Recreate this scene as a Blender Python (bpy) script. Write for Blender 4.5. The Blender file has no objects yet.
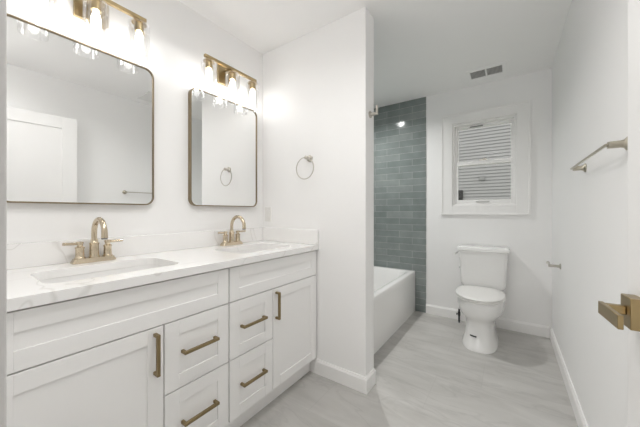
import bpy, bmesh, math, random
from mathutils import Vector, Matrix
random.seed(7)
PI = math.pi
C = bpy.context.scene.collection
S = bpy.context.scene

# ------------------------------------------------------------------ camera
cd = bpy.data.cameras.new('camera'); cam = bpy.data.objects.new('camera', cd); C.objects.link(cam)
cam.location = (0, 0, 1.1453)
cam.rotation_euler = (PI / 2, 0, 0.6072)
cd.sensor_width = 36.0; cd.lens = 36.0 * 272.84 / 640
cd.shift_y = -2.14 / 640; cd.shift_x = 0.25 / 640
cd.clip_start = 0.01
S.camera = cam

# ------------------------------------------------------------------ world, exposure, area lights
W = bpy.data.worlds.new('overcast'); S.world = W; W.use_nodes = True
nt = W.node_tree; bg = nt.nodes['Background']
bg.inputs[0].default_value = (1.0, 0.99, 0.975, 1); bg.inputs[1].default_value = 1.9
S.view_settings.view_transform = 'Standard'; S.view_settings.look = 'None'
S.view_settings.gamma = 1.0; S.view_settings.use_curve_mapping = False
S.view_settings.exposure = 0.0
S.cycles.max_bounces = 16; S.cycles.diffuse_bounces = 10; S.cycles.glossy_bounces = 6; S.cycles.transparent_max_bounces = 48
BULB = 18.0          # vanity bulbs (emission strength)
FILL_ROOM = 5.5      # unseen downlight added as fill between door and partition, W
FILL_DOOR = 5.0       # unseen downlight added just inside the doorway for flat frontal fill, W
DOWN_TUB = 14.5       # recessed downlight over the tub, W
FILL_HALL = 1.0      # unseen hallway light added as fill through the doorway, W
WARM = (1.0, 0.992, 0.978)
FILL_BACK = 12.0      # unseen area light added behind the doorway to brighten the room, W

def downlight_lamp(name, x, y, z, size, power, parent):
    l = bpy.data.lights.new(name, 'AREA'); l.shape = 'DISK'; l.size = size; l.energy = power
    l.color = WARM; l.spread = math.radians(150)
    o = bpy.data.objects.new(name, l); C.objects.link(o); o.location = (x, y, z)
    if parent:
        o.parent = parent; o.matrix_parent_inverse = Matrix.Translation(-parent.location)
    return o

hl = bpy.data.lights.new('hallway_fill', 'AREA'); hl.shape = 'RECTANGLE'; hl.size = 0.9; hl.size_y = 1.2; hl.energy = FILL_BACK
ho = bpy.data.objects.new('hallway_fill', hl); C.objects.link(ho); ho.location = (-0.42, -1.12, 0.75); ho.rotation_euler = (PI / 2 + 0.5, 0, 0)  # added fill, set low and tilted up towards the far ceiling
hl.color = (1.0, 0.985, 0.965)

# ------------------------------------------------------------------ materials
def mat(name, col, rough=0.5, metal=0.0, ior=1.45, coat=0.0, var=0.0, vscale=6.0, bump=0.0, bscale=80.0, stretch=(1, 1, 1)):
    m = bpy.data.materials.new(name); m.use_nodes = True
    n = m.node_tree.nodes; L = m.node_tree.links; b = n['Principled BSDF']
    b.inputs['Base Color'].default_value = (*col, 1); b.inputs['Roughness'].default_value = rough
    b.inputs['Metallic'].default_value = metal; b.inputs['IOR'].default_value = ior
    b.inputs['Coat Weight'].default_value = coat; b.inputs['Coat Roughness'].default_value = 0.08
    tc = n.new('ShaderNodeTexCoord'); mp = n.new('ShaderNodeMapping'); mp.inputs['Scale'].default_value = stretch
    L.new(tc.outputs['Object'], mp.inputs['Vector'])
    if var > 0:
        nz = n.new('ShaderNodeTexNoise'); nz.inputs['Scale'].default_value = vscale; nz.inputs['Detail'].default_value = 4
        L.new(mp.outputs[0], nz.inputs['Vector'])
        r = n.new('ShaderNodeMapRange'); r.inputs['To Min'].default_value = 1 - var; r.inputs['To Max'].default_value = 1 + var
        L.new(nz.outputs['Fac'], r.inputs['Value'])
        mx = n.new('ShaderNodeVectorMath'); mx.operation = 'SCALE'; mx.inputs[0].default_value = col
        L.new(r.outputs[0], mx.inputs['Scale']); L.new(mx.outputs[0], b.inputs['Base Color'])
    if bump > 0:
        nb = n.new('ShaderNodeTexNoise'); nb.inputs['Scale'].default_value = bscale; nb.inputs['Detail'].default_value = 3
        L.new(mp.outputs[0], nb.inputs['Vector'])
        bp = n.new('ShaderNodeBump'); bp.inputs['Strength'].default_value = bump; bp.inputs['Distance'].default_value = 0.002
        L.new(nb.outputs['Fac'], bp.inputs['Height']); L.new(bp.outputs[0], b.inputs['Normal'])
    return m

M = {}
M['wall'] = mat('wall_paint', (0.888, 0.884, 0.879), 0.6, var=0.012, vscale=2.5, bump=0.08, bscale=260)
M['ceil'] = mat('ceiling_paint', (0.91, 0.905, 0.898), 0.8, var=0.01, bump=0.06, bscale=200)
M['hall'] = mat('hallway_darkened', (0.28, 0.27, 0.255), 0.6, var=0.012, bump=0.08, bscale=260)  # unseen walls kept dark to cut light bounced onto the door jamb
M['trim'] = mat('trim_paint', (0.89, 0.883, 0.873), 0.35, var=0.01)
M['jamb'] = mat('shade_darkened_trim', (0.70, 0.69, 0.68), 0.4, var=0.01)  # trim white with shade mixed in; shading alone leaves the casing too bright
M['door'] = mat('door_paint', (0.80, 0.793, 0.785), 0.4, var=0.01)
M['cab'] = mat('cabinet_paint', (0.90, 0.893, 0.884), 0.42, var=0.012, bump=0.03, bscale=300)
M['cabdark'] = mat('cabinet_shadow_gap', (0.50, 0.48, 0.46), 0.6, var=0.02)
M['porcelain'] = mat('porcelain', (0.86, 0.855, 0.845), 0.12, coat=0.3, var=0.006)
M['acrylic'] = mat('tub_acrylic', (0.90, 0.893, 0.882), 0.2, coat=0.2, var=0.006)
M['plastic'] = mat('white_plastic', (0.80, 0.79, 0.77), 0.35, var=0.01)
M['vinyl'] = mat('window_vinyl', (0.90, 0.893, 0.885), 0.35, var=0.01)
M['gold'] = mat('champagne_brass', (0.44, 0.34, 0.19), 0.3, 1.0, var=0.05, vscale=40)
M['frame'] = mat('brushed_bronze_frame', (0.27, 0.215, 0.14), 0.32, 1.0, var=0.05, vscale=40)
M['faucet'] = mat('champagne_bronze', (0.62, 0.53, 0.40), 0.24, 1.0, var=0.04, vscale=40)
M['bronze'] = mat('brushed_bronze', (0.30, 0.23, 0.125), 0.38, 1.0, var=0.08, vscale=60)
M['nickel'] = mat('brushed_nickel', (0.55, 0.52, 0.47), 0.3, 1.0, var=0.05, vscale=60)
M['bar'] = mat('aged_nickel_bar', (0.50, 0.46, 0.38), 0.3, 1.0, var=0.05, vscale=60)
M['lever'] = mat('antique_brass', (0.36, 0.27, 0.14), 0.3, 1.0, var=0.06, vscale=50)
M['chrome'] = mat('chrome', (0.75, 0.75, 0.75), 0.12, 1.0, var=0.02)
M['black'] = mat('black_rubber', (0.02, 0.02, 0.022), 0.5, var=0.1)
M['grille'] = mat('grille_paint', (0.56, 0.55, 0.54), 0.5, var=0.02)
M['fan'] = mat('fan_plastic', (0.78, 0.775, 0.765), 0.5, var=0.02)
M['duct'] = mat('dark_duct', (0.22, 0.22, 0.22), 0.7, var=0.1)
M['siding'] = mat('grey_siding', (0.30, 0.30, 0.30), 0.7, var=0.03, vscale=3, bump=0.1, bscale=60)
M['ground'] = mat('lawn', (0.16, 0.20, 0.10), 0.9, var=0.25, vscale=2)
M['slot'] = mat('dark_slot', (0.03, 0.03, 0.03), 0.6, var=0.1)
M['blacksteel'] = mat('black_steel', (0.02, 0.02, 0.02), 0.45, var=0.1)

def m_mirror():
    m = mat('mirror_silver', (0.90, 0.905, 0.90), 0.0, 1.0)
    return m
M['mirror'] = m_mirror()

def m_glass(name, edge, refl, tint=(1, 1, 1)):
    m = bpy.data.materials.new(name); m.use_nodes = True
    n = m.node_tree.nodes; L = m.node_tree.links; n.clear()
    out = n.new('ShaderNodeOutputMaterial'); mix = n.new('ShaderNodeMixShader')
    tr = n.new('ShaderNodeBsdfTransparent'); tr.inputs[0].default_value = (*tint, 1)
    gl = n.new('ShaderNodeBsdfGlossy'); gl.inputs['Roughness'].default_value = 0.02; gl.inputs[0].default_value = (0.95, 0.95, 0.95, 1)
    lw = n.new('ShaderNodeLayerWeight'); lw.inputs['Blend'].default_value = edge
    mr = n.new('ShaderNodeMath'); mr.operation = 'MULTIPLY'; mr.inputs[1].default_value = refl
    L.new(lw.outputs['Fresnel'], mr.inputs[0]); L.new(mr.outputs[0], mix.inputs[0])
    L.new(tr.outputs[0], mix.inputs[1]); L.new(gl.outputs[0], mix.inputs[2]); L.new(mix.outputs[0], out.inputs[0])
    return m
M['shade'] = m_glass('clear_shade_glass', 0.40, 0.45, (0.99, 0.99, 0.99))
M['pane'] = m_glass('window_glass', 0.2, 0.35, (0.96, 0.965, 0.96))

def m_emit(name, col, s):
    m = bpy.data.materials.new(name); m.use_nodes = True
    b = m.node_tree.nodes['Principled BSDF']
    b.inputs['Base Color'].default_value = (0.9, 0.9, 0.9, 1)
    b.inputs['Emission Color'].default_value = (*col, 1); b.inputs['Emission Strength'].default_value = s
    return m
M['bulb'] = m_emit('lit_bulb', WARM, BULB)
M['diffuser'] = m_emit('lit_diffuser', WARM, 6.0)

def m_tile(name, axes):
    """glossy blue-green 3 x 12 inch tile in running bond; axes = the object axis running along the row"""
    m = bpy.data.materials.new(name); m.use_nodes = True
    n = m.node_tree.nodes; L = m.node_tree.links; b = n['Principled BSDF']
    tc = n.new('ShaderNodeTexCoord'); sp = n.new('ShaderNodeSeparateXYZ'); cb = n.new('ShaderNodeCombineXYZ')
    L.new(tc.outputs['Object'], sp.inputs[0])
    ad = n.new('ShaderNodeMath'); ad.operation = 'ADD'; ad.inputs[1].default_value = 0.772 if axes == 'X' else 0.0
    L.new(sp.outputs[axes], ad.inputs[0]); L.new(ad.outputs[0], cb.inputs[0])
    L.new(sp.outputs['Z'], cb.inputs[1])
    br = n.new('ShaderNodeTexBrick'); br.offset = 0.5; br.offset_frequency = 2
    br.inputs['Scale'].default_value = 1.0; br.inputs['Brick Width'].default_value = 0.305
    br.inputs['Row Height'].default_value = 0.0762; br.inputs['Mortar Size'].default_value = 0.0018
    br.inputs['Mortar Smooth'].default_value = 0.3; br.inputs['Bias'].default_value = 0.0
    br.inputs['Color1'].default_value = (0.205, 0.236, 0.230, 1); br.inputs['Color2'].default_value = (0.27, 0.30, 0.292, 1)
    br.inputs['Mortar'].default_value = (0.46, 0.475, 0.455, 1)
    L.new(cb.outputs[0], br.inputs['Vector'])
    nz = n.new('ShaderNodeTexNoise'); nz.inputs['Scale'].default_value = 9; nz.inputs['Detail'].default_value = 3
    L.new(tc.outputs['Object'], nz.inputs['Vector'])
    r = n.new('ShaderNodeMapRange'); r.inputs['To Min'].default_value = 0.78; r.inputs['To Max'].default_value = 1.22
    L.new(nz.outputs['Fac'], r.inputs['Value'])
    vm = n.new('ShaderNodeVectorMath'); vm.operation = 'SCALE'; L.new(br.outputs['Color'], vm.inputs[0]); L.new(r.outputs[0], vm.inputs['Scale'])
    L.new(vm.outputs[0], b.inputs['Base Color'])
    b.inputs['Roughness'].default_value = 0.1
    # handmade waviness + grout groove
    n2 = n.new('ShaderNodeTexNoise'); n2.inputs['Scale'].default_value = 14; n2.inputs['Detail'].default_value = 2
    L.new(tc.outputs['Object'], n2.inputs['Vector'])
    b1 = n.new('ShaderNodeBump'); b1.inputs['Strength'].default_value = 0.25; b1.inputs['Distance'].default_value = 0.004
    L.new(n2.outputs['Fac'], b1.inputs['Height'])
    inv = n.new('ShaderNodeMath'); inv.operation = 'SUBTRACT'; inv.inputs[0].default_value = 1.0; L.new(br.outputs['Fac'], inv.inputs[1])
    b2 = n.new('ShaderNodeBump'); b2.inputs['Strength'].default_value = 0.5; b2.inputs['Distance'].default_value = 0.0015
    L.new(inv.outputs[0], b2.inputs['Height']); L.new(b1.outputs[0], b2.inputs['Normal']); L.new(b2.outputs[0], b.inputs['Normal'])
    return m
M['tile_x'] = m_tile('tile_across', 'X'); M['tile_y'] = m_tile('tile_along', 'Y')

def m_floor():
    m = bpy.data.materials.new('stone_look_floor_tile'); m.use_nodes = True
    n = m.node_tree.nodes; L = m.node_tree.links; b = n['Principled BSDF']
    tc = n.new('ShaderNodeTexCoord')
    mp = n.new('ShaderNodeMapping'); mp.inputs['Scale'].default_value = (0.9, 3.2, 1); mp.inputs['Rotation'].default_value = (0, 0, 0.12)
    L.new(tc.outputs['Object'], mp.inputs[0])
    nz = n.new('ShaderNodeTexNoise'); nz.inputs['Scale'].default_value = 2.2; nz.inputs['Detail'].default_value = 8; nz.inputs['Roughness'].default_value = 0.6; nz.inputs['Distortion'].default_value = 0.6
    L.new(mp.outputs[0], nz.inputs['Vector'])
    cr = n.new('ShaderNodeValToRGB'); e = cr.color_ramp.elements
    e[0].position = 0.3; e[0].color = (0.43, 0.42, 0.40, 1); e[1].position = 0.7; e[1].color = (0.56, 0.55, 0.53, 1)
    L.new(nz.outputs['Fac'], cr.inputs[0])
    # darker wispy veins
    n2 = n.new('ShaderNodeTexNoise'); n2.inputs['Scale'].default_value = 1.6; n2.inputs['Detail'].default_value = 5; n2.inputs['Distortion'].default_value = 1.2
    L.new(mp.outputs[0], n2.inputs['Vector'])
    s1 = n.new('ShaderNodeMath'); s1.operation = 'SUBTRACT'; s1.inputs[1].default_value = 0.5; L.new(n2.outputs['Fac'], s1.inputs[0])
    ab = n.new('ShaderNodeMath'); ab.operation = 'ABSOLUTE'; L.new(s1.outputs[0], ab.inputs[0])
    mr = n.new('ShaderNodeMapRange'); mr.inputs['From Max'].default_value = 0.03; mr.inputs['To Min'].default_value = 0.90; mr.inputs['To Max'].default_value = 1.0
    L.new(ab.outputs[0], mr.inputs['Value'])
    vm = n.new('ShaderNodeVectorMath'); vm.operation = 'SCALE'; L.new(cr.outputs[0], vm.inputs[0]); L.new(mr.outputs[0], vm.inputs['Scale'])
    # faint joints
    mp2 = n.new('ShaderNodeMapping'); mp2.inputs['Location'].default_value = (0.15, -0.0715, 0); L.new(tc.outputs['Object'], mp2.inputs[0])
    br = n.new('ShaderNodeTexBrick'); br.offset = 0.33; br.inputs['Scale'].default_value = 1; br.inputs['Brick Width'].default_value = 0.80
    br.inputs['Row Height'].default_value = 0.393; br.inputs['Mortar Size'].default_value = 0.0022; br.inputs['Mortar Smooth'].default_value = 0.4
    br.inputs['Color1'].default_value = (1, 1, 1, 1); br.inputs['Color2'].default_value = (0.97, 0.97, 0.97, 1); br.inputs['Mortar'].default_value = (0.90, 0.90, 0.90, 1)
    L.new(mp2.outputs[0], br.inputs['Vector'])
    mm = n.new('ShaderNodeVectorMath'); mm.operation = 'MULTIPLY'; L.new(vm.outputs[0], mm.inputs[0]); L.new(br.outputs['Color'], mm.inputs[1])
    L.new(mm.outputs[0], b.inputs['Base Color'])
    b.inputs['Roughness'].default_value = 0.42
    return m
M['floor'] = m_floor()

def m_quartz():
    m = bpy.data.materials.new('white_veined_quartz'); m.use_nodes = True
    n = m.node_tree.nodes; L = m.node_tree.links; b = n['Principled BSDF']
    tc = n.new('ShaderNodeTexCoord')
    mp = n.new('ShaderNodeMapping'); mp.inputs['Rotation'].default_value = (0.5, 0.25, 0.6); mp.inputs['Scale'].default_value = (1.0, 1.0, 1.0)
    L.new(tc.outputs['Object'], mp.inputs[0])
    nz = n.new('ShaderNodeTexNoise'); nz.inputs['Scale'].default_value = 1.7; nz.inputs['Detail'].default_value = 3; nz.inputs['Distortion'].default_value = 0.9
    L.new(mp.outputs[0], nz.inputs['Vector'])
    s1 = n.new('ShaderNodeMath'); s1.operation = 'SUBTRACT'; s1.inputs[1].default_value = 0.5; L.new(nz.outputs['Fac'], s1.inputs[0])
    ab = n.new('ShaderNodeMath'); ab.operation = 'ABSOLUTE'; L.new(s1.outputs[0], ab.inputs[0])
    mr = n.new('ShaderNodeMapRange'); mr.inputs['From Max'].default_value = 0.009; mr.inputs['To Min'].default_value = 1.0; mr.inputs['To Max'].default_value = 0.0
    L.new(ab.outputs[0], mr.inputs['Value'])
    n2 = n.new('ShaderNodeTexNoise'); n2.inputs['Scale'].default_value = 4; L.new(tc.outputs['Object'], n2.inputs['Vector'])
    m2 = n.new('ShaderNodeMath'); m2.operation = 'MULTIPLY'; L.new(mr.outputs[0], m2.inputs[0]); L.new(n2.outputs['Fac'], m2.inputs[1])
    mx = n.new('ShaderNodeMix'); mx.data_type = 'RGBA'
    mx.inputs['A'].default_value = (0.88, 0.873, 0.863, 1); mx.inputs['B'].default_value = (0.66, 0.645, 0.62, 1)
    L.new(m2.outputs[0], mx.inputs['Factor']); L.new(mx.outputs['Result'], b.inputs['Base Color'])
    b.inputs['Roughness'].default_value = 0.15
    return m
M['quartz'] = m_quartz()

# ------------------------------------------------------------------ mesh helpers
def NB(): return bmesh.new()
def box(bm, x0, x1, y0, y1, z0, z1):
    v = [bm.verts.new((x, y, z)) for z in (z0, z1) for y in (y0, y1) for x in (x0, x1)]
    for f in ((0, 2, 3, 1), (4, 5, 7, 6), (0, 1, 5, 4), (2, 6, 7, 3), (0, 4, 6, 2), (1, 3, 7, 5)):
        bm.faces.new([v[i] for i in f])
    return v
def loft(bm, rings, cap0=True, cap1=True, closed=False):
    R = [[bm.verts.new(p) for p in r] for r in rings]
    n = len(R[0]); pairs = list(zip(R, R[1:])) + ([(R[-1], R[0])] if closed else [])
    for a, b in pairs:
        for i in range(n):
            j = (i + 1) % n
            bm.faces.new((a[i], a[j], b[j], b[i]))
    if not closed:
        if cap0: bm.faces.new(list(reversed(R[0])))
        if cap1: bm.faces.new(R[-1])
    return R
def circ(c, r, axis='Z', n=24):
    c = Vector(c); out = []
    for i in range(n):
        a = 2 * PI * i / n; u, v = r * math.cos(a), r * math.sin(a)
        out.append(c + Vector({'Z': (u, v, 0), 'X': (0, u, v), 'Y': (v, 0, u)}[axis]))
    return out
def lathe(bm, c, prof, axis='Z', n=28):
    """prof: list of (radius, offset along axis)"""
    ax = Vector({'Z': (0, 0, 1), 'X': (1, 0, 0), 'Y': (0, 1, 0)}[axis])
    loft(bm, [circ(Vector(c) + ax * t, max(r, 1e-4), axis, n) for r, t in prof])
def tube(bm, pts, r, n=14, caps=True):
    pts = [Vector(p) for p in pts]; rs = r if isinstance(r, (list, tuple)) else [r] * len(pts)
    rings = []; up = None
    for i, p in enumerate(pts):
        t = (pts[min(i + 1, len(pts) - 1)] - pts[max(i - 1, 0)]).normalized()
        if up is None:
            up = Vector((0, 0, 1)) if abs(t.z) < 0.9 else Vector((0, 1, 0))
        a = t.cross(up).normalized(); b = a.cross(t).normalized(); up = b
        rings.append([p + rs[i] * (math.cos(2 * PI * k / n) * a + math.sin(2 * PI * k / n) * b) for k in range(n)])
    loft(bm, rings, caps, caps)
def rrect(cx, cy, hx, hy, r, n=8):
    """rounded rectangle outline (counter-clockwise)"""
    out = []
    for k, (sx, sy) in enumerate(((1, 1), (-1, 1), (-1, -1), (1, -1))):
        for i in range(n + 1):
            a = PI / 2 * (k + i / n)
            out.append((cx + sx * (hx - r) + r * math.cos(a), cy + sy * (hy - r) + r * math.sin(a)))
    return out
def plate2d(outer, holes, z0, z1):
    """flat slab with holes, as a bmesh"""
    bm = bmesh.new(); edges = []
    for loop in [outer] + holes:
        vs = [bm.verts.new((x, y, z0)) for x, y in loop]
        edges += [bm.edges.new((vs[i], vs[(i + 1) % len(vs)])) for i in range(len(vs))]
    bmesh.ops.triangle_fill(bm, use_beauty=True, edges=edges)
    r = bmesh.ops.extrude_face_region(bm, geom=bm.faces[:])
    bmesh.ops.translate(bm, vec=(0, 0, z1 - z0), verts=[g for g in r['geom'] if isinstance(g, bmesh.types.BMVert)])
    return bm
def obj(name, bm, m, parent=None, bevel=0.0, seg=2, smooth=True, angle=40, label=None):
    bmesh.ops.recalc_face_normals(bm, faces=bm.faces[:])
    me = bpy.data.meshes.new(name); bm.to_mesh(me); bm.free()
    me.materials.append(m)
    o = bpy.data.objects.new(name, me); C.objects.link(o)
    if smooth:
        for p in me.polygons: p.use_smooth = True
        try: me.set_sharp_from_angle(angle=math.radians(angle))
        except Exception: pass
    if bevel > 0:
        b = o.modifiers.new('bevel', 'BEVEL'); b.width = bevel; b.segments = seg; b.limit_method = 'ANGLE'; b.angle_limit = math.radians(50)
        b.harden_normals = False
    if parent:
        o.parent = parent
        p = parent; loc = Vector(parent.location)
        o.matrix_parent_inverse = Matrix.Translation(-loc) if parent.type == 'EMPTY' else Matrix.Identity(4)
    if label: o['label'] = label
    return o
def tag(o, label, cat, group=None, kind=None):
    o['label'] = label; o['category'] = cat
    if group: o['group'] = group
    if kind: o['kind'] = kind
    return o
def thing(name, loc, label, cat, group=None, kind=None):
    o = bpy.data.objects.new(name, None); C.objects.link(o); o.location = loc; o.empty_display_size = 0.05
    return tag(o, label, cat, group, kind)
def copy_tree(o, delta, label=None, parent=None):
    c = o.copy(); C.objects.link(c)
    if parent is None: c.location = Vector(o.location) + Vector(delta)
    else:
        c.parent = parent; c.matrix_parent_inverse = o.matrix_parent_inverse.copy()
    if label: c['label'] = label
    for ch in list(o.children): copy_tree(ch, delta, None, c)
    return c
def struct(name, bm, m, label, cat, parent=None, bevel=0.0, smooth=False):
    o = obj(name, bm, m, parent, bevel, smooth=smooth)
    if parent is None: tag(o, label, cat, kind='structure')
    return o

# ------------------------------------------------------------------ room dimensions (metres)
XL, XR, YB, YP, TP, ZC = -1.67, 0.315, 3.22, 1.58, 0.115, 2.44
XE = -0.745          # free end of the partition
XT = -0.772          # edge of the tile on the back wall
YF0, YF1 = -0.08, 0.04   # wall with the doorway
YH = -1.35           # far side of the hallway
T = 0.12

bm = NB(); box(bm, XL - T, XR + T, YH - T, YB + T, -0.15, 0.0)
struct('floor', bm, M['floor'], 'grey stone-look tile floor with faint streaks', 'floor')
bm = NB(); box(bm, XL - T, XR + T, YH - T, YB + T, ZC, ZC + 0.15)
struct('ceiling', bm, M['ceil'], 'plain white ceiling over the whole bathroom', 'ceiling')
bm = NB(); box(bm, XL - T, XL, YF0, YB + T, 0, ZC)
struct('wall_left', bm, M['wall'], 'white wall behind the mirrors and the vanity', 'wall')
bm = NB(); box(bm, XR, XR + T, YF0, YB + T, 0, ZC)
struct('wall_right', bm, M['wall'], 'long white wall on the right with the towel bar', 'wall')
# back wall with the window opening
WX0, WX1, WZ0, WZ1 = -0.503, 0.058, 1.205, 2.075
bm = NB()
box(bm, XL, WX0, YB, YB + T, 0, ZC); box(bm, WX1, XR, YB, YB + T, 0, ZC)
box(bm, WX0, WX1, YB, YB + T, 0, WZ0); box(bm, WX0, WX1, YB, YB + T, WZ1, ZC)
struct('wall_back', bm, M['wall'], 'white end wall behind the toilet around the window', 'wall')
bm = NB(); box(bm, XL, XE, YP, YP + TP, 0, ZC)
struct('wall_partition', bm, M['wall'], 'white stub wall between the vanity and the tub', 'wall', bevel=0.003)
DX0, DX1, DZ = -0.502, 0.287, 2.06
bm = NB()
box(bm, XL, DX0 - 0.012, YF0, YF1, 0, ZC); box(bm, DX1, XR, YF0, YF1, 0, ZC); box(bm, DX0 - 0.012, DX1, YF0, YF1, DZ, ZC)
struct('wall_front', bm, M['wall'], 'white wall at the near end of the vanity, holding the doorway', 'wall')
bm = NB(); box(bm, XL - T, XR + T, YH - T, YH, 0, ZC); box(bm, XL - T, XL, YH, YF0 - 0.0005, 0, ZC); box(bm, XR, XR + T, YH, YF0 - 0.0005, 0, ZC)
struct('wall_hall', bm, M['hall'], 'unseen hallway walls behind the doorway, darkened to cut bounced light', 'wall')

# tile on the three sides of the tub
TT = 0.009
bm = NB(); box(bm, XL, XT, YB - TT, YB, 0, ZC)
struct('wall_tile_back', bm, M['tile_x'], 'blue-green glossy tile on the end wall above the tub', 'tiled wall')
bm = NB(); box(bm, XL, XL + TT, YP + TP + TT, YB - TT, 0.40, ZC)
struct('wall_tile_left', bm, M['tile_y'], 'blue-green glossy tile along the long side of the tub', 'tiled wall')
bm = NB(); box(bm, XL, XE - 0.012, YP + TP, YP + TP + TT, 0, ZC)
struct('wall_tile_near', bm, M['tile_x'], 'blue-green glossy tile on the tub side of the stub wall', 'tiled wall')
bm = NB(); box(bm, XE - 0.012, XE, YP + TP, YP + TP + 0.011, 0, ZC)
struct('trim_4', bm, M['trim'], 'white edge strip beside the tile on the stub wall', 'trim')

# baseboards
def base_prof(bm, p0, p1, nrm, h=0.10, t=0.014):
    p0, p1, nrm = Vector(p0), Vector(p1), Vector(nrm)
    pr = [(0, 0), (t, 0), (t, h - 0.016), (t * 0.55, h - 0.004), (t * 0.5, h), (0, h)]
    loft(bm, [[p + nrm * a + Vector((0, 0, b)) for a, b in pr] for p in (p0, p1)])
bm = NB(); base_prof(bm, (XR, 0.9 * 0 + YF1, 0), (XR, YB, 0), (-1, 0, 0))
struct('baseboard_right', bm, M['trim'], 'white baseboard along the right wall', 'baseboard')
bm = NB(); base_prof(bm, (XT, YB, 0), (XR - 0.0142, YB, 0), (0, -1, 0))
struct('baseboard_back', bm, M['trim'], 'white baseboard behind the toilet', 'baseboard')
bm = NB()
t, h = 0.014, 0.10
pr = [(0, 0), (t, 0), (t, h - 0.016), (t * 0.55, h - 0.004), (t * 0.5, h), (0, h)]
rings = []
for (x, y, dx, dy) in ((-1.19, YP, 0, -1), (XE, YP, 1, -1), (XE, YP + TP, 1, 1), (-0.885, YP + TP + 0.0092, 0, 1)):
    if len(rings) == 3: rings.append([Vector((-0.885, YP + TP + a, b)) for a, b in pr])
    else: rings.append([Vector((x + dx * a, y + dy * a, b)) for a, b in pr])
rings = rings[:3]
loft(bm, rings)
struct('baseboard_partition', bm, M['trim'], 'white baseboard wrapping the foot of the stub wall', 'baseboard')

# doorway casing and lining
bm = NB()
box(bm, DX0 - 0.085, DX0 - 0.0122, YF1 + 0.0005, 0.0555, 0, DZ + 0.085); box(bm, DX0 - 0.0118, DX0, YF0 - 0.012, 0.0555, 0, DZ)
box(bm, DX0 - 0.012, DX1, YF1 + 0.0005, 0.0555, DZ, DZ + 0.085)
struct('trim_1', bm, M['jamb'], 'white casing around the doorway beside the vanity, shade darkened into its colour', 'trim', bevel=0.002)

# ------------------------------------------------------------------ window
win = thing('window_1', ((WX0 + WX1) / 2, YB, WZ0), 'white double-hung window in the end wall above the toilet', 'window', kind='structure')
cx0, cx1, cz0, cz1 = -0.607, 0.160, 1.116, 2.173
bm = NB(); yb = YB - 0.0002
for (a, b, c, d) in ((cx0, WX0, cz0, cz1), (WX1, cx1, cz0, cz1), (WX0, WX1, cz0, WZ0), (WX0, WX1, WZ1, cz1)):
    box(bm, a, b, yb - 0.017, yb, c, d)
for (a, b, c, d) in ((cx0 - 0.006, cx0 + 0.012, cz0 - 0.006, cz1 + 0.006), (cx1 - 0.012, cx1 + 0.006, cz0 - 0.006, cz1 + 0.006),
                     (cx0 + 0.012, cx1 - 0.012, cz0 - 0.006, cz0 + 0.012), (cx0 + 0.012, cx1 - 0.012, cz1 - 0.012, cz1 + 0.006)):
    box(bm, a, b, yb - 0.024, yb, c, d)
obj('casing', bm, M['trim'], win, 0.002, smooth=False)
bm = NB()   # jamb lining and vinyl frame
fw = 0.02
box(bm, WX0, WX0 + fw, YB + 0.012, YB + T, WZ0, WZ1); box(bm, WX1 - fw, WX1, YB + 0.012, YB + T, WZ0, WZ1)
box(bm, WX0 + fw, WX1 - fw, YB + 0.012, YB + T, WZ1 - fw, WZ1); box(bm, WX0 + fw, WX1 - fw, YB + 0.012, YB + T, WZ0, WZ0 + fw)
obj('window_frame', bm, M['vinyl'], win, 0.002, smooth=False)
bm = NB(); box(bm, WX0, WX1, YB - 0.0, YB + 0.0118, WZ0, WZ0 + 0.008)
obj('window_stool', bm, M['vinyl'], win, 0.002, smooth=False)
gx0, gx1 = -0.452, 0.012
def sash(name, y0, y1, z0, z1, g0, g1):
    bm = NB(); x0, x1 = WX0 + fw, WX1 - fw
    box(bm, x0, gx0, y0, y1, z0, z1); box(bm, gx1, x1, y0, y1, z0, z1)
    box(bm, gx0, gx1, y0, y1, z0, g0); box(bm, gx0, gx1, y0, y1, g1, z1)
    s = obj(name, bm, M['vinyl'], win, 0.002, smooth=False)
    bm = NB(); box(bm, gx0, gx1, (y0 + y1) / 2 - 0.002, (y0 + y1) / 2 + 0.002, g0, g1)
    obj('pane', bm, M['pane'], s, smooth=False)
    return s
s_up = sash('upper_sash', YB + 0.060, YB + 0.090, 1.63, WZ1 - fw, 1.672, 2.026)
s_lo = sash('lower_sash', YB + 0.023, YB + 0.053, WZ0 + fw, 1.668, 1.265, 1.628)
bm = NB(); box(bm, -0.255, -0.185, YB + 0.026, YB + 0.053, 1.6685, 1.682); box(bm, -0.225, -0.195, YB + 0.018, YB + 0.040, 1.682, 1.690)
obj('sash_lock', bm, M['nickel'], s_lo, 0.002, smooth=False)
bm = NB(); box(bm, -0.285, -0.165, YB + 0.012, YB + 0.0225, 1.240, 1.252)
obj('lift_handle', bm, M['grille'], s_lo, 0.002, smooth=False)
bm = NB(); box(bm, -0.345, -0.225, YB + 0.052, YB + 0.0595, 2.028, 2.040)
obj('lift_handle', bm, M['duct'], s_up, 0.002, smooth=False)

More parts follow.
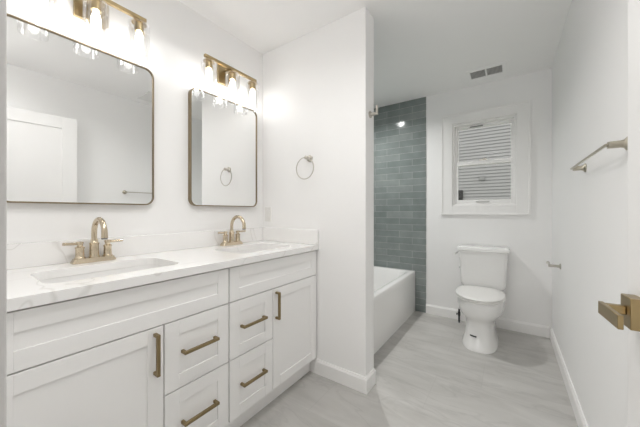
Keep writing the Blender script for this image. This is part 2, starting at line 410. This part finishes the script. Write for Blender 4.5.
# ------------------------------------------------------------------ outdoors seen through the window
SY = 8.5
hs = thing('neighboring_house', (-0.6, SY + 2, -0.6), 'grey clapboard house wall seen through the window', 'house')
bm = NB(); x0, x1 = -6.0, 4.5; e = 0.086; z = -0.6; prof = []
while z < 4.6:
    prof += [(SY - 0.022, z), (SY - 0.014, z + e * 0.66), (SY + 0.005, z + e * 0.74), (SY + 0.005, z + e)]
    z += e
prof2 = [(SY + 4.0, z), (SY + 4.0, -0.6)]
loft(bm, [[Vector((x, y, zz)) for y, zz in prof + prof2] for x in (x0, x1)])
obj('siding', bm, M['siding'], hs, smooth=False)
bm = NB(); box(bm, x0 - 0.3, x1 + 0.3, SY - 0.4, SY + 4.3, z, z + 0.15)
obj('roof', bm, M['duct'], hs, smooth=False)
bm = NB(); box(bm, -1.17, -1.06, SY - 0.10, SY - 0.005, 1.47, 1.73); box(bm, -1.16, -1.07, SY - 0.12, SY - 0.10, 1.49, 1.71)
obj('wall_box', bm, M['blacksteel'], hs, 0.006, label='black box fixed to the siding')
bm = NB(); box(bm, -0.66, -0.53, SY - 0.06, SY - 0.005, 1.97, 2.09)
obj('vent_hood', bm, M['duct'], hs, 0.01, label='small grey vent hood on the siding')
bm = NB(); box(bm, -14, 14, YB + T + 0.01, 20, -0.75, -0.6)
tag(obj('lawn', bm, M['ground'], smooth=False), 'grass strip outside below the window', 'lawn', kind='structure')

# ------------------------------------------------------------------ entry door, swung open towards the right wall
HX, HY = 0.270, 0.052
dl = thing('door_1', (HX, HY, 0.01), 'white panel door with square brass lever, swung open beside the right wall', 'door', kind='structure')
dvec = Vector((0.2045 - HX, 0.843 - HY, 0)); DL = dvec.length; du = dvec.normalized()
dn = Vector((-du.y, du.x, 0))          # into the room (-X)
def dbox(bm, s0, s1, o0, o1, z0, z1):
    v = []
    for zz in (z0, z1):
        for oo in (o0, o1):
            for ss in (s0, s1):
                p = Vector((HX, HY, 0)) + du * ss + dn * oo; v.append(bm.verts.new((p.x, p.y, zz)))
    for f in ((0, 2, 3, 1), (4, 5, 7, 6), (0, 1, 5, 4), (2, 6, 7, 3), (0, 4, 6, 2), (1, 3, 7, 5)):
        bm.faces.new([v[i] for i in f])
bm = NB(); zt = 2.045; st = 0.108
dbox(bm, 0, st, -0.035, 0, 0.01, zt); dbox(bm, DL - st, DL, -0.035, 0, 0.01, zt)
for a, b in ((0.01, 0.25), (0.98, 1.09), (zt - st, zt)): dbox(bm, st, DL - st, -0.035, 0, a, b)
obj('door_frame', bm, M['door'], dl, 0.0015, smooth=False)
for a, b in ((0.25, 0.98), (1.09, zt - st)):
    bm = NB(); dbox(bm, st + .0003, DL - st - .0003, -0.026, -0.009, a, b); obj('door_panel', bm, M['door'], dl, smooth=False)
bm = NB(); dbox(bm, DL - 0.079, DL - 0.036, 0.0003, 0.022, 0.919, 0.979)
rose = obj('rose', bm, M['lever'], dl, 0.0015, label='square brass door rose')
bm = NB(); dbox(bm, DL - 0.140, DL - 0.048, 0.0505, 0.0585, 0.936, 0.961); 
lev = obj('lever', bm, M['lever'], dl, 0.0012, label='flat brass door lever')
bm = NB(); dbox(bm, DL - 0.062, DL - 0.048, 0.0222, 0.0488, 0.943, 0.959)
obj('lever_neck', bm, M['lever'], lev, 0.0012)
for hz in (0.25, 1.02, 1.80):
    bm = NB(); lathe(bm, (HX - 0.006, HY - 0.003, hz), [(0.006, 0), (0.006, 0.09)], 'Z', 12); obj('hinge', bm, M['lever'], dl)

# ------------------------------------------------------------------ vanity: two cabinets, worktop, sinks, faucets
FX = -1.12; FT = 0.019
def shaker(bm, y0, y1, z0, z1, st=0.058, x=FX, t=FT, rec=0.0045):
    box(bm, x - t, x, y0, y0 + st, z0, z1); box(bm, x - t, x, y1 - st, y1, z0, z1)
    box(bm, x - t, x, y0 + st, y1 - st, z0, z0 + st); box(bm, x - t, x, y0 + st, y1 - st, z1 - st, z1)
    box(bm, x - t, x - rec, y0 + st, y1 - st, z0 + st, z1 - st)
def pull(parent, y, z, L, vert, label=None):
    bm = NB(); r = 0.0063; xc = -1.092
    if vert:
        box(bm, xc - r, xc + r, y - r, y + r, z - L / 2, z + L / 2)
        for q in (-1, 1):
            c = z + q * (L / 2 - 0.006); box(bm, FX + 0.0002, xc - r, y - r, y + r, c - 0.006, c + 0.006)
    else:
        box(bm, xc - r, xc + r, y - L / 2, y + L / 2, z - r, z + r)
        for q in (-1, 1):
            c = y + q * (L / 2 - 0.006); box(bm, FX + 0.0002, xc - r, c - 0.006, c + 0.006, z - r, z + r)
    return obj('handle', bm, M['bronze'], parent, 0.0015, seg=2)
def cabinet(y0, y1, mirror, label):
    t = thing('vanity_cabinet', (-1.4, (y0 + y1) / 2, 0), label, 'cabinet', 'shaker vanity cabinets')
    cx = FX - FT - 0.001
    bm = NB()
    box(bm, XL + 0.003, cx, y0, y0 + 0.018, 0.105, 0.8745); box(bm, XL + 0.003, cx, y1 - 0.018, y1, 0.105, 0.8745)
    box(bm, XL + 0.003, cx, y0 + 0.018, y1 - 0.018, 0.105, 0.123)
    box(bm, XL + 0.003, XL + 0.012, y0 + 0.018, y1 - 0.018, 0.123, 0.8745)
    ym = (y0 + 0.4595) if not mirror else (y1 - 0.4325)
    box(bm, cx - 0.02, cx, y0 + 0.018, y1 - 0.018, 0.845, 0.8745); box(bm, cx - 0.02, cx, y0 + 0.018, y1 - 0.018, 0.68, 0.72)
    box(bm, cx - 0.02, cx, ym - 0.02, ym + 0.02, 0.123, 0.68)
    obj('carcass', bm, M['cabdark'], t, smooth=False)
    bm = NB(); box(bm, -1.192, -1.176, y0, y1, 0.0, 0.1048); obj('toe_kick', bm, M['cab'], t, smooth=False)
    g = 0.0025
    bm = NB(); shaker(bm, y0 + g, y1 - g, 0.7005, 0.8675); obj('false_front', bm, M['cab'], t, 0.0012, smooth=False)
    dr = (ym + g, y1 - g) if not mirror else (y0 + g, ym - g)
    do = (y0 + g, ym - g) if not mirror else (ym + g, y1 - g)
    bm = NB(); shaker(bm, do[0], do[1], 0.1125, 0.6955); d = obj('door', bm, M['cab'], t, 0.0012, smooth=False)
    hy = do[1] - 0.032 if not mirror else do[0] + 0.022
    pull(d, hy, 0.598, 0.158, True)
    for za, zb in ((0.4155, 0.6955), (0.1125, 0.4105)):
        bm = NB(); shaker(bm, dr[0], dr[1], za, zb); d = obj('drawer', bm, M['cab'], t, 0.0012, smooth=False)
        pull(d, (dr[0] + dr[1]) / 2 - 0.004, (za + zb) / 2 + 0.008, 0.162, False)
    return t
cabinet(0.075, 0.838, False, 'white shaker vanity cabinet under the near sink, door left of its drawers')
cabinet(0.841, 1.571, True, 'white shaker vanity cabinet under the far sink, drawers left of its door')
bm = NB(); box(bm, -1.137, FX - 0.004, 0.0435, 0.0745, 0.106, 0.8745)
tag(obj('filler_strip', bm, M['cab'], smooth=False), 'narrow white filler strip between the near vanity cabinet and the doorway wall', 'filler strip')

SINKY = (0.44, 1.215); SINKX = -1.357; SHX, SHY = 0.148, 0.222
ct = thing('countertop', (-1.39, 0.8, 0.8755), 'white veined quartz countertop over both vanity cabinets', 'countertop')
CF = -1.103
outer = [(XL + 0.001, 0.0425), (CF, 0.0425), (CF, YP - 0.001), (XL + 0.001, YP - 0.001)]
bm = plate2d(outer, [rrect(SINKX, y, SHX, SHY, 0.055) for y in SINKY], 0.8755, 0.9105)
obj('slab', bm, M['quartz'], ct, 0.0015, smooth=False)
bm = NB(); box(bm, XL + 0.0005, XL + 0.02, 0.0425, YP - 0.0205, 0.9107, 1.013); obj('backsplash', bm, M['quartz'], ct, 0.0015, smooth=False)
bm = NB(); box(bm, XL + 0.0005, CF, YP - 0.0202, YP - 0.0005, 0.9107, 1.013); obj('backsplash', bm, M['quartz'], ct, 0.0015, smooth=False)

def sink(y, label):
    t = thing('sink', (SINKX, y, 0.73), label, 'sink', 'undermount vanity sinks')
    bm = NB(); rings = []
    for (o, z, r) in ((0.022, 0.875, 0.07), (0.003, 0.875, 0.057), (0.002, 0.86, 0.056), (-0.006, 0.78, 0.052), (-0.016, 0.755, 0.05), (-0.05, 0.740, 0.04), (-0.11, 0.735, 0.02)):
        rings.append([Vector((px, py, z)) for px, py in rrect(SINKX, y, SHX + o, SHY + o, r)])
    back = []
    for (o, z, r) in ((-0.11, 0.722, 0.02), (-0.04, 0.727, 0.05), (0.0, 0.745, 0.06), (0.012, 0.78, 0.062), (0.015, 0.86, 0.064), (0.022, 0.865, 0.07)):
        back.append([Vector((px, py, z)) for px, py in rrect(SINKX, y, SHX + o, SHY + o, r)])
    loft(bm, rings + back, closed=True)
    # close the bowl floor
    bm.faces.new([bm.verts.new(p + Vector((0, 0, 0.0))) for p in rings[-1]])
    bmesh.ops.remove_doubles(bm, verts=bm.verts[:], dist=1e-5)
    obj('basin', bm, M['porcelain'], t, angle=60)
    bm = NB(); lathe(bm, (SINKX, y, 0.7355), [(0.022, 0), (0.023, 0.002), (0.019, 0.004), (0.012, 0.003), (0.001, 0.0035)])
    obj('drain', bm, M['faucet'], t)
    return t
sink(SINKY[0], 'white undermount sink in the countertop below the large near mirror')
sink(SINKY[1], 'white undermount sink in the countertop closest to the towel ring')

def faucet(y, label):
    X = -1.60; z0 = 0.9108
    t = thing('faucet', (X, y, z0), label, 'faucet', 'two-handle vanity faucets')
    bm = NB()
    loft(bm, [[Vector((px, py, z)) for px, py in rrect(X, y, hx, hy, r)] for hx, hy, r, z in
              ((0.0265, 0.082, 0.012, z0), (0.0265, 0.082, 0.012, z0 + 0.006), (0.022, 0.077, 0.011, z0 + 0.014), (0.021, 0.075, 0.011, z0 + 0.020))])
    obj('base_plate', bm, M['faucet'], t)
    bm = NB()
    lathe(bm, (X, y, z0 + 0.0201), [(0.021, 0), (0.021, 0.004), (0.0185, 0.008), (0.0175, 0.06), (0.019, 0.062), (0.019, 0.067), (0.0155, 0.070), (0.013, 0.085)])
    pts = [(X, y, z0 + 0.10), (X, y, z0 + 0.125)]; R = 0.066; cz = z0 + 0.132
    for i in range(15):
        a = PI * i / 14 * 1.04
        pts.append((X + R - R * math.cos(a), y, cz + R * math.sin(a)))
    last = Vector(pts[-1]); pts.append((last.x - 0.0005, y, last.z - 0.006))
    tube(bm, pts, [0.0112] * (len(pts) - 4) + [0.0115, 0.012, 0.0128, 0.0132], 18)
    sp = obj('spout', bm, M['faucet'], t)
    bm = NB(); lathe(bm, (pts[-1][0], y, pts[-1][2] - 0.0065), [(0.011, 0), (0.0118, 0.004), (0.0118, 0.0064)]); obj('aerator', bm, M['duct'], sp)
    for sgn in (-1, 1):
        c = (X, y + sgn * 0.052, z0 + 0.0201)
        bm = NB()
        lathe(bm, c, [(0.020, 0), (0.020, 0.004), (0.0165, 0.008), (0.0155, 0.044), (0.0175, 0.047), (0.0175, 0.052), (0.012, 0.055), (0.010, 0.060), (0.014, 0.072), (0.013, 0.076), (0.004, 0.078)])
        hb = obj('handle', bm, M['faucet'], t)
        bm = NB()
        tube(bm, [(X, c[1] - sgn * 0.008, c[2] + 0.068), (X + .004, c[1] + sgn * 0.02, c[2] + 0.069), (X + .008, c[1] + sgn * 0.060, c[2] + 0.071)], [0.0058, 0.0060, 0.0066], 14)
        obj('lever', bm, M['faucet'], hb)
    return t
faucet(0.4475, 'champagne bronze two-handle faucet under the large near mirror')
faucet(1.220, 'champagne bronze two-handle faucet at the far sink, closest to the towel ring')

# ------------------------------------------------------------------ mirrors and vanity lights
def mirror(y, hy, label):
    hz = 0.377; zc = 1.557
    t = thing('wall_mirror', (XL, y, zc - hz), label, 'mirror', 'rounded brass-framed mirrors')
    xb = XL + 0.0005; xf = -1.638; r = 0.045
    bm = NB(); R = []
    for (o, x) in ((0, xb), (0, xf - 0.001), (-0.001, xf), (-0.005, xf), (-0.006, xf - 0.001), (-0.006, xb)):
        R.append([Vector((x, py, pz)) for py, pz in rrect(y, zc, hy + o, hz + o, r + o, 10)])
    loft(bm, R, closed=True)
    obj('frame', bm, M['frame'], t, angle=35)
    bm = NB(); xg = -1.645
    loft(bm, [[Vector((x, py, pz)) for py, pz in rrect(y, zc, hy - 0.0063, hz - 0.0063, r - 0.0063, 10)] for x in (xb + 0.002, xg)])
    obj('mirror_glass', bm, M['mirror'], t, smooth=False)
    return t
m1 = mirror(0.4385, 0.2895, 'large rounded brass-framed mirror at the near end of the vanity')
m2 = mirror(1.217, 0.2745, 'rounded brass-framed mirror at the far end, closest to the towel ring')

def vanity_light(y):
    zb = 2.147; X = -1.575
    t = thing('vanity_light', (XL, y, 2.12), 'brass three-bulb vanity light above the large near mirror', 'wall light', 'three-bulb vanity lights')
    bm = NB(); box(bm, XL + 0.0005, XL + 0.022, y - 0.06, y + 0.06, 2.055, 2.185); obj('backplate', bm, M['gold'], t, 0.003)
    bm = NB(); box(bm, XL + 0.0222, X - 0.0102, y - 0.009, y + 0.009, zb - 0.009, zb + 0.009); obj('arm', bm, M['gold'], t, 0.002)
    bm = NB(); box(bm, X - 0.010, X + 0.010, y - 0.212, y + 0.212, zb - 0.009, zb + 0.009); obj('bar', bm, M['gold'], t, 0.002)
    for k in (-1, 0, 1):
        yy = y + k * 0.18
        bm = NB(); lathe(bm, (X, yy, zb - 0.0095), [(0.008, 0), (0.008, -0.014), (0.034, -0.016), (0.034, -0.021), (0.023, -0.0215), (0.022, -0.062), (0.018, -0.064)])
        s = obj('socket', bm, M['gold'], t)
        bm = NB(); zt = zb - 0.030
        ro, ri = 0.049, 0.046; zbm = 1.922
        R = [circ((X, yy, zt), 0.026, 'Z', 40), circ((X, yy, zt), ro - 0.006, 'Z', 40), circ((X, yy, zt - 0.006), ro, 'Z', 40), circ((X, yy, zbm + 0.001), ro, 'Z', 40), circ((X, yy, zbm), (ro + ri) / 2, 'Z', 40),
             circ((X, yy, zbm + 0.001), ri, 'Z', 40), circ((X, yy, zt - 0.008), ri, 'Z', 40), circ((X, yy, zt - 0.003), ri - 0.005, 'Z', 40), circ((X, yy, zt - 0.003), 0.026, 'Z', 40)]
        loft(bm, R, closed=True)
        obj('glass_shade', bm, M['shade'], s)
        bm = NB(); zb2 = zb - 0.0745
        lathe(bm, (X, yy, zb2), [(0.011, 0), (0.012, -0.010), (0.016, -0.022), (0.018, -0.035), (0.018, -0.082), (0.015, -0.094), (0.008, -0.101), (0.001, -0.103)], n=24)
        obj('bulb', bm, M['bulb'], s)
    return t
vl1 = vanity_light(0.4475)
copy_tree(vl1, (0, 0.760, -0.018), 'brass three-bulb vanity light above the far mirror')

# ------------------------------------------------------------------ wall hardware
def square_post(bm, p, nrm, L, s=0.011):
    pass
# towel ring on the stub wall
tr = thing('towel_ring', (-1.185, YP, 1.52), 'round nickel towel ring on the white stub wall', 'towel ring')
bm = NB(); lathe(bm, (-1.183, YP - 0.0004, 1.527), [(0.024, 0), (0.024, -0.006), (0.012, -0.009), (0.010, -0.035), (0.013, -0.038), (0.013, -0.052), (0.008, -0.054)], 'Y', 24)
obj('post', bm, M['nickel'], tr)
bm = NB(); RR = 0.077; cx, cz = -1.196, 1.527 - 0.074; yy = YP - 0.045
n = 48; rings = []
for i in range(n):
    a = 2 * PI * i / n; c = Vector((cx + RR * math.cos(a), yy, cz + RR * math.sin(a)))
    rad = Vector((math.cos(a), 0, math.sin(a)))
    rings.append([c + 0.0035 * (math.cos(2 * PI * k / 10) * rad + math.sin(2 * PI * k / 10) * Vector((0, 1, 0))) for k in range(10)])
loft(bm, rings, closed=True); obj('ring', bm, M['nickel'], tr)

# outlet on the stub wall
ow = thing('wall_switch', (-1.606, YP, 1.12), 'white switch plate on the stub wall beside the far mirror', 'switch')
bm = NB(); box(bm, -1.641, -1.571, YP - 0.006, YP - 0.0003, 1.065, 1.18); obj('cover_plate', bm, M['plastic'], ow, 0.002)
bm = NB(); box(bm, -1.6225, -1.5895, YP - 0.0085, YP - 0.0062, 1.089, 1.156); obj('rocker', bm, M['plastic'], ow, 0.001)

# robe hook on the end of the stub wall
rh = thing('robe_hook', (XE, 1.645, 1.775), 'nickel robe hook on the end of the stub wall beside the tile', 'hook')
bm = NB(); lathe(bm, (XE + 0.0004, 1.645, 1.775), [(0.022, 0), (0.022, 0.005), (0.010, 0.010), (0.009, 0.014)], 'X', 24); obj('flange', bm, M['nickel'], rh)
bm = NB(); box(bm, XE + 0.0144, XE + 0.055, 1.637, 1.653, 1.765, 1.783); box(bm, XE + 0.043, XE + 0.055, 1.637, 1.653, 1.783, 1.825)
obj('hook_arm', bm, M['nickel'], rh, 0.002)

# towel bar on the right wall
tb = thing('towel_bar', (XR, 1.585, 1.36), 'brushed nickel towel bar on the right wall beyond the open door', 'towel bar')
xb = 0.262
for yy in (1.285, 1.885):
    bm = NB(); lathe(bm, (XR - 0.0004, yy, 1.364), [(0.022, 0), (0.022, -0.004), (0.0135, -0.010), (0.0115, -0.018), (0.0115, -0.0475)], 'X', 24)
    obj('post', bm, M['bar'], tb)
bm = NB(); box(bm, xb - 0.004, xb + 0.004, 1.275, 1.895, 1.360, 1.368); obj('bar', bm, M['bar'], tb, 0.002)

# toilet paper holder on the right wall
tp = thing('toilet_paper_holder', (XR, 2.70, 0.735), 'empty nickel toilet paper holder low on the right wall', 'toilet paper holder')
bm = NB(); lathe(bm, (XR - 0.0004, 2.69, 0.735), [(0.021, 0), (0.021, -0.005), (0.011, -0.010), (0.009, -0.05), (0.0105, -0.053), (0.0105, -0.070), (0.007, -0.072)], 'X', 24)
obj('post', bm, M['nickel'], tp)
bm = NB(); lathe(bm, (0.254, 2.7015, 0.735), [(0.008, 0), (0.008, 0.13), (0.011, 0.132), (0.011, 0.138), (0.006, 0.140)], 'Y', 18); obj('arm', bm, M['nickel'], tp)

# ------------------------------------------------------------------ tub
tub = thing('bathtub', (-1.28, 2.46, 0), 'white alcove bathtub with a flat apron beside the tile', 'bathtub')
tx0, tx1, ty0, ty1, th = XL + TT + 0.001, -0.889, YP + TP + TT + 0.001, YB - TT - 0.001, 0.462
tcx, tcy, thx, thy = (tx0 + tx1) / 2, (ty0 + ty1) / 2, (tx1 - tx0) / 2, (ty1 - ty0) / 2
bm = NB(); R = []
def tr_(o, z, r): return [Vector((px, py, z)) for px, py in rrect(tcx, tcy, thx + o, thy + o, max(r, 0.004), 8)]
R.append(tr_(-0.02, 0.0, 0.004)); R.append(tr_(0, 0.40, 0.004)) ; R.append(tr_(0, th - 0.008, 0.006)); R.append(tr_(-0.006, th, 0.01))
R.append(tr_(-0.06, th + 0.0, 0.10)); R.append(tr_(-0.075, th - 0.012, 0.11)); R.append(tr_(-0.10, 0.25, 0.13)); R.append(tr_(-0.13, 0.12, 0.14)); R.append(tr_(-0.19, 0.085, 0.12)); R.append(tr_(-0.30, 0.08, 0.05))
R[0] = tr_(-0.0, 0.0, 0.004)
loft(bm, R)
obj('tub_shell', bm, M['acrylic'], tub, angle=50)
bm = NB(); lathe(bm, (tcx, ty0 + 0.38, 0.0812), [(0.03, 0), (0.03, 0.003), (0.02, 0.005), (0.001, 0.005)]); obj('drain', bm, M['chrome'], tub)
bm = NB(); lathe(bm, (tcx, ty0 + 0.0905, 0.36), [(0.034, 0), (0.034, 0.012), (0.02, 0.016), (0.001, 0.016)], 'Y'); obj('overflow', bm, M['chrome'], tub)

# ------------------------------------------------------------------ toilet
TX = -0.212
to = thing('toilet', (TX, 2.85, 0), 'white two-piece toilet under the window', 'toilet')
def oval(y0, y1, hw, z, pf=2.2, pb=2.8, n=40, cx=TX, wy=0.55):
    """egg outline: front at y0, back at y1, widest at wy of the length from the front"""
    ym = y0 + (y1 - y0) * wy; out = []
    for i in range(n):
        a = 2 * PI * i / n; c, s = math.cos(a), math.sin(a)
        p = pf if s < 0 else pb
        xx = math.copysign(abs(c) ** (2 / p), c) * hw
        yy = math.copysign(abs(s) ** (2 / p), s) * ((ym - y0) if s < 0 else (y1 - ym))
        out.append(Vector((cx + xx, ym + yy, z)))
    return out
bm = NB()
loft(bm, [oval(2.545, 3.06, 0.136, 0.0, 2.6, 3.5), oval(2.545, 3.06, 0.136, 0.012, 2.6, 3.5), oval(2.552, 3.055, 0.129, 0.03, 2.6, 3.5),
          oval(2.577, 3.05, 0.114, 0.10, 2.8, 3.5), oval(2.583, 3.05, 0.108, 0.17, 2.8, 3.5), oval(2.581, 3.05, 0.110, 0.215, 2.7, 3.2),
          oval(2.568, 3.06, 0.126, 0.240, 2.4, 3.0), oval(2.540, 3.08, 0.154, 0.265, 2.2, 2.8), oval(2.522, 3.09, 0.170, 0.295, 2.1, 2.8), oval(2.513, 3.10, 0.178, 0.335, 2.1, 2.8),
          oval(2.510, 3.12, 0.180, 0.375, 2.1, 2.8), oval(2.510, 3.13, 0.181, 0.398, 2.1, 2.8), oval(2.518, 3.13, 0.176, 0.404, 2.1, 2.8),
          oval(2.56, 3.10, 0.13, 0.404, 2.1, 2.8)])
bowl = obj('bowl', bm, M['porcelain'], to, angle=60)
bm = NB()
loft(bm, [oval(2.508, 2.962, 0.180, 0.4045, 2.1, 3.2), oval(2.504, 2.965, 0.184, 0.408, 2.1, 3.2), oval(2.504, 2.965, 0.184, 0.417, 2.1, 3.2), oval(2.508, 2.962, 0.180, 0.4205, 2.1, 3.2)])
obj('seat', bm, M['plastic'], to, angle=60)
bm = NB()
loft(bm, [oval(2.506, 2.962, 0.181, 0.4222, 2.1, 3.2), oval(2.501, 2.966, 0.186, 0.426, 2.1, 3.2), oval(2.501, 2.966, 0.186, 0.434, 2.1, 3.2), oval(2.508, 2.960, 0.179, 0.440, 2.1, 3.2), oval(2.56, 2.92, 0.12, 0.444, 2.1, 3.0), oval(2.66, 2.85, 0.04, 0.445, 2.0, 2.0)])
obj('seat_lid', bm, M['plastic'], to, angle=60)
for q in (-1, 1):
    bm = NB(); box(bm, TX + q * 0.075 - 0.018, TX + q * 0.075 + 0.018, 2.967, 2.992, 0.4045, 0.432); obj('hinge', bm, M['plastic'], to, 0.004)
# tank
def trect(hx, y0, y1, z, r=0.03):
    return [Vector((px, py, z)) for px, py in rrect(TX, (y0 + y1) / 2, hx, (y1 - y0) / 2, r, 6)]
bm = NB()
loft(bm, [trect(0.165, 3.04, 3.185, 0.4045), trect(0.183, 3.028, 3.195, 0.425), trect(0.188, 3.022, 3.197, 0.46), trect(0.202, 3.008, 3.202, 0.7595)])
obj('tank', bm, M['porcelain'], to, angle=50)
bm = NB()
loft(bm, [trect(0.209, 3.006, 3.203, 0.760), trect(0.217, 2.997, 3.206, 0.765), trect(0.217, 2.997, 3.206, 0.788), trect(0.211, 3.003, 3.204, 0.7985), trect(0.18, 3.03, 3.18, 0.801)])
obj('tank_lid', bm, M['porcelain'], to, angle=50)
bm = NB(); lathe(bm, (TX - 0.2015, 3.05, 0.735), [(0.012, 0), (0.012, -0.008), (0.007, -0.010), (0.006, -0.02)], 'X', 16); tube(bm, [(TX - 0.219, 3.05, 0.735), (TX - 0.223, 3.02, 0.733), (TX - 0.223, 2.985, 0.730)], [0.006, 0.006, 0.007])
obj('flush_lever', bm, M['chrome'], to)
bm = NB(); lathe(bm, (TX - 0.1965, 3.06, 0.585), [(0.010, 0), (0.010, -0.004), (0.005, -0.006)], 'X', 16); obj('side_cap', bm, M['chrome'], to)
# small black strip on the front of the pedestal, following its curve
bm = NB(); strip = []
prof = oval(2.5775, 3.05, 0.1135, 0.113, 2.8, 3.5, n=400)
front = [p for p in prof if p.y < 2.75 and -0.272 < p.x < -0.212]
front.sort(key=lambda p: p.x)
loft(bm, [[p + Vector((0, -0.004, dz - 0.005)) for dz in (0, 0.010)] + [p + Vector((0, 0.004, dz - 0.005)) for dz in (0.010, 0)] for p in front[::2]])
obj('label_strip', bm, M['black'], to, smooth=False, label='small black strip on the front of the pedestal')

# supply valve standing beside the toilet
sv = thing('water_supply_valve', (-0.425, 3.13, 0), 'dark supply valve and hose rising from the floor left of the toilet', 'valve')
bm = NB(); lathe(bm, (-0.425, 3.13, 0.0004), [(0.022, 0), (0.022, 0.004), (0.010, 0.010)]); obj('escutcheon', bm, M['chrome'], sv)
bm = NB(); lathe(bm, (-0.425, 3.13, 0.0106), [(0.009, 0), (0.009, 0.06), (0.012, 0.062), (0.012, 0.10), (0.009, 0.104), (0.009, 0.13)]); obj('valve_body', bm, M['black'], sv)
bm = NB(); tube(bm, [(-0.4235, 3.13, 0.1412), (-0.4225, 3.13, 0.16), (-0.415, 3.13, 0.24), (-0.39, 3.12, 0.32), (-0.365, 3.115, 0.37), (-0.355, 3.11, 0.40), (-0.352, 3.11, 0.415)], 0.0055, 10)
obj('supply_hose', bm, M['grille'], to)
bm = NB(); lathe(bm, (-0.437, 3.13, 0.085), [(0.005, 0), (0.005, -0.006), (0.010, -0.007), (0.010, -0.013), (0.007, -0.014)], 'X', 16); obj('valve_knob', bm, M['black'], sv)

# ------------------------------------------------------------------ ceiling fittings
cv = thing('ceiling_vent', (-0.18, 2.955, ZC), 'white ceiling vent with two dark louvre banks above the window', 'vent')
bm = NB(); vx0, vx1, vy0, vy1 = -0.335, -0.02, 2.855, 3.065
ix0, ix1, iy0, iy1 = -0.302, -0.052, 2.885, 3.035; zz0, zz1 = ZC - 0.008, ZC - 0.0004
box(bm, vx0, ix0, vy0, vy1, zz0, zz1); box(bm, ix1, vx1, vy0, vy1, zz0, zz1); box(bm, ix0, ix1, vy0, iy0, zz0, zz1); box(bm, ix0, ix1, iy1, vy1, zz0, zz1)
xm = (ix0 + ix1) / 2; box(bm, xm - 0.006, xm + 0.006, iy0, iy1, zz0, zz1)
obj('vent_frame', bm, M['ceil'], cv, 0.0015, smooth=False)
for a, b in ((ix0, xm - 0.006), (xm + 0.006, ix1)):
    bm = NB(); box(bm, a, b, iy0, iy1, ZC - 0.0014, ZC - 0.0004); lb = obj('louvre_bank', bm, M['duct'], cv, smooth=False)
    bm = NB(); nL = 12
    for i in range(nL):
        x = a + (b - a) * (i + 0.5) / nL
        vs = [(x - 0.0032, ZC - 0.0075), (x - 0.0022, ZC - 0.0075), (x + 0.0032, ZC - 0.0016), (x + 0.0022, ZC - 0.0016)]
        loft(bm, [[Vector((px, y, pz)) for px, pz in vs] for y in (iy0, iy1)])
    obj('louvres', bm, M['grille'], lb, smooth=False)

ef = thing('exhaust_fan', (0.04, 1.50, ZC), 'square grey exhaust fan grille on the ceiling, seen only in the near mirror', 'exhaust fan')
bm = NB(); box(bm, -0.10, 0.18, 1.36, 1.64, ZC - 0.012, ZC - 0.0004); obj('fan_body', bm, M['fan'], ef, 0.004)
bm = NB()
for i in range(14):
    y = 1.385 + i * 0.0177; box(bm, -0.08, 0.16, y, y + 0.010, ZC - 0.0165, ZC - 0.0122)
obj('slats', bm, M['fan'], ef, smooth=False)

def downlight(x, y, size, power, label):
    t = thing('recessed_light', (x, y, ZC), label, 'ceiling light', 'recessed ceiling lights')
    bm = NB()
    R = [circ((x, y, ZC - 0.0004), size / 2 + 0.022, 'Z', 32), circ((x, y, ZC - 0.006), size / 2 + 0.020, 'Z', 32), circ((x, y, ZC - 0.006), size / 2, 'Z', 32), circ((x, y, ZC - 0.0004), size / 2, 'Z', 32)]
    loft(bm, R, closed=True); obj('trim_ring', bm, M['trim'], t)
    bm = NB(); lathe(bm, (x, y, ZC - 0.0004), [(size / 2 - 0.001, 0), (size / 2 - 0.001, -0.003), (0.001, -0.0035)], 'Z', 32); obj('diffuser', bm, M['diffuser'], t)
    downlight_lamp('lamp', x, y, ZC - 0.010, size * 0.7, power, t)
    return t
downlight(-0.28, 0.17, 0.12, FILL_DOOR, 'recessed fill light added on the ceiling just inside the doorway')
downlight(-0.72, 0.72, 0.15, FILL_ROOM, 'recessed fill light added above the floor in front of the vanity')
downlight(-1.30, 2.455, 0.085, DOWN_TUB, 'recessed ceiling light above the bathtub')
downlight(-0.80, -0.70, 0.18, FILL_HALL, 'recessed fill light added in the hallway behind the doorway')
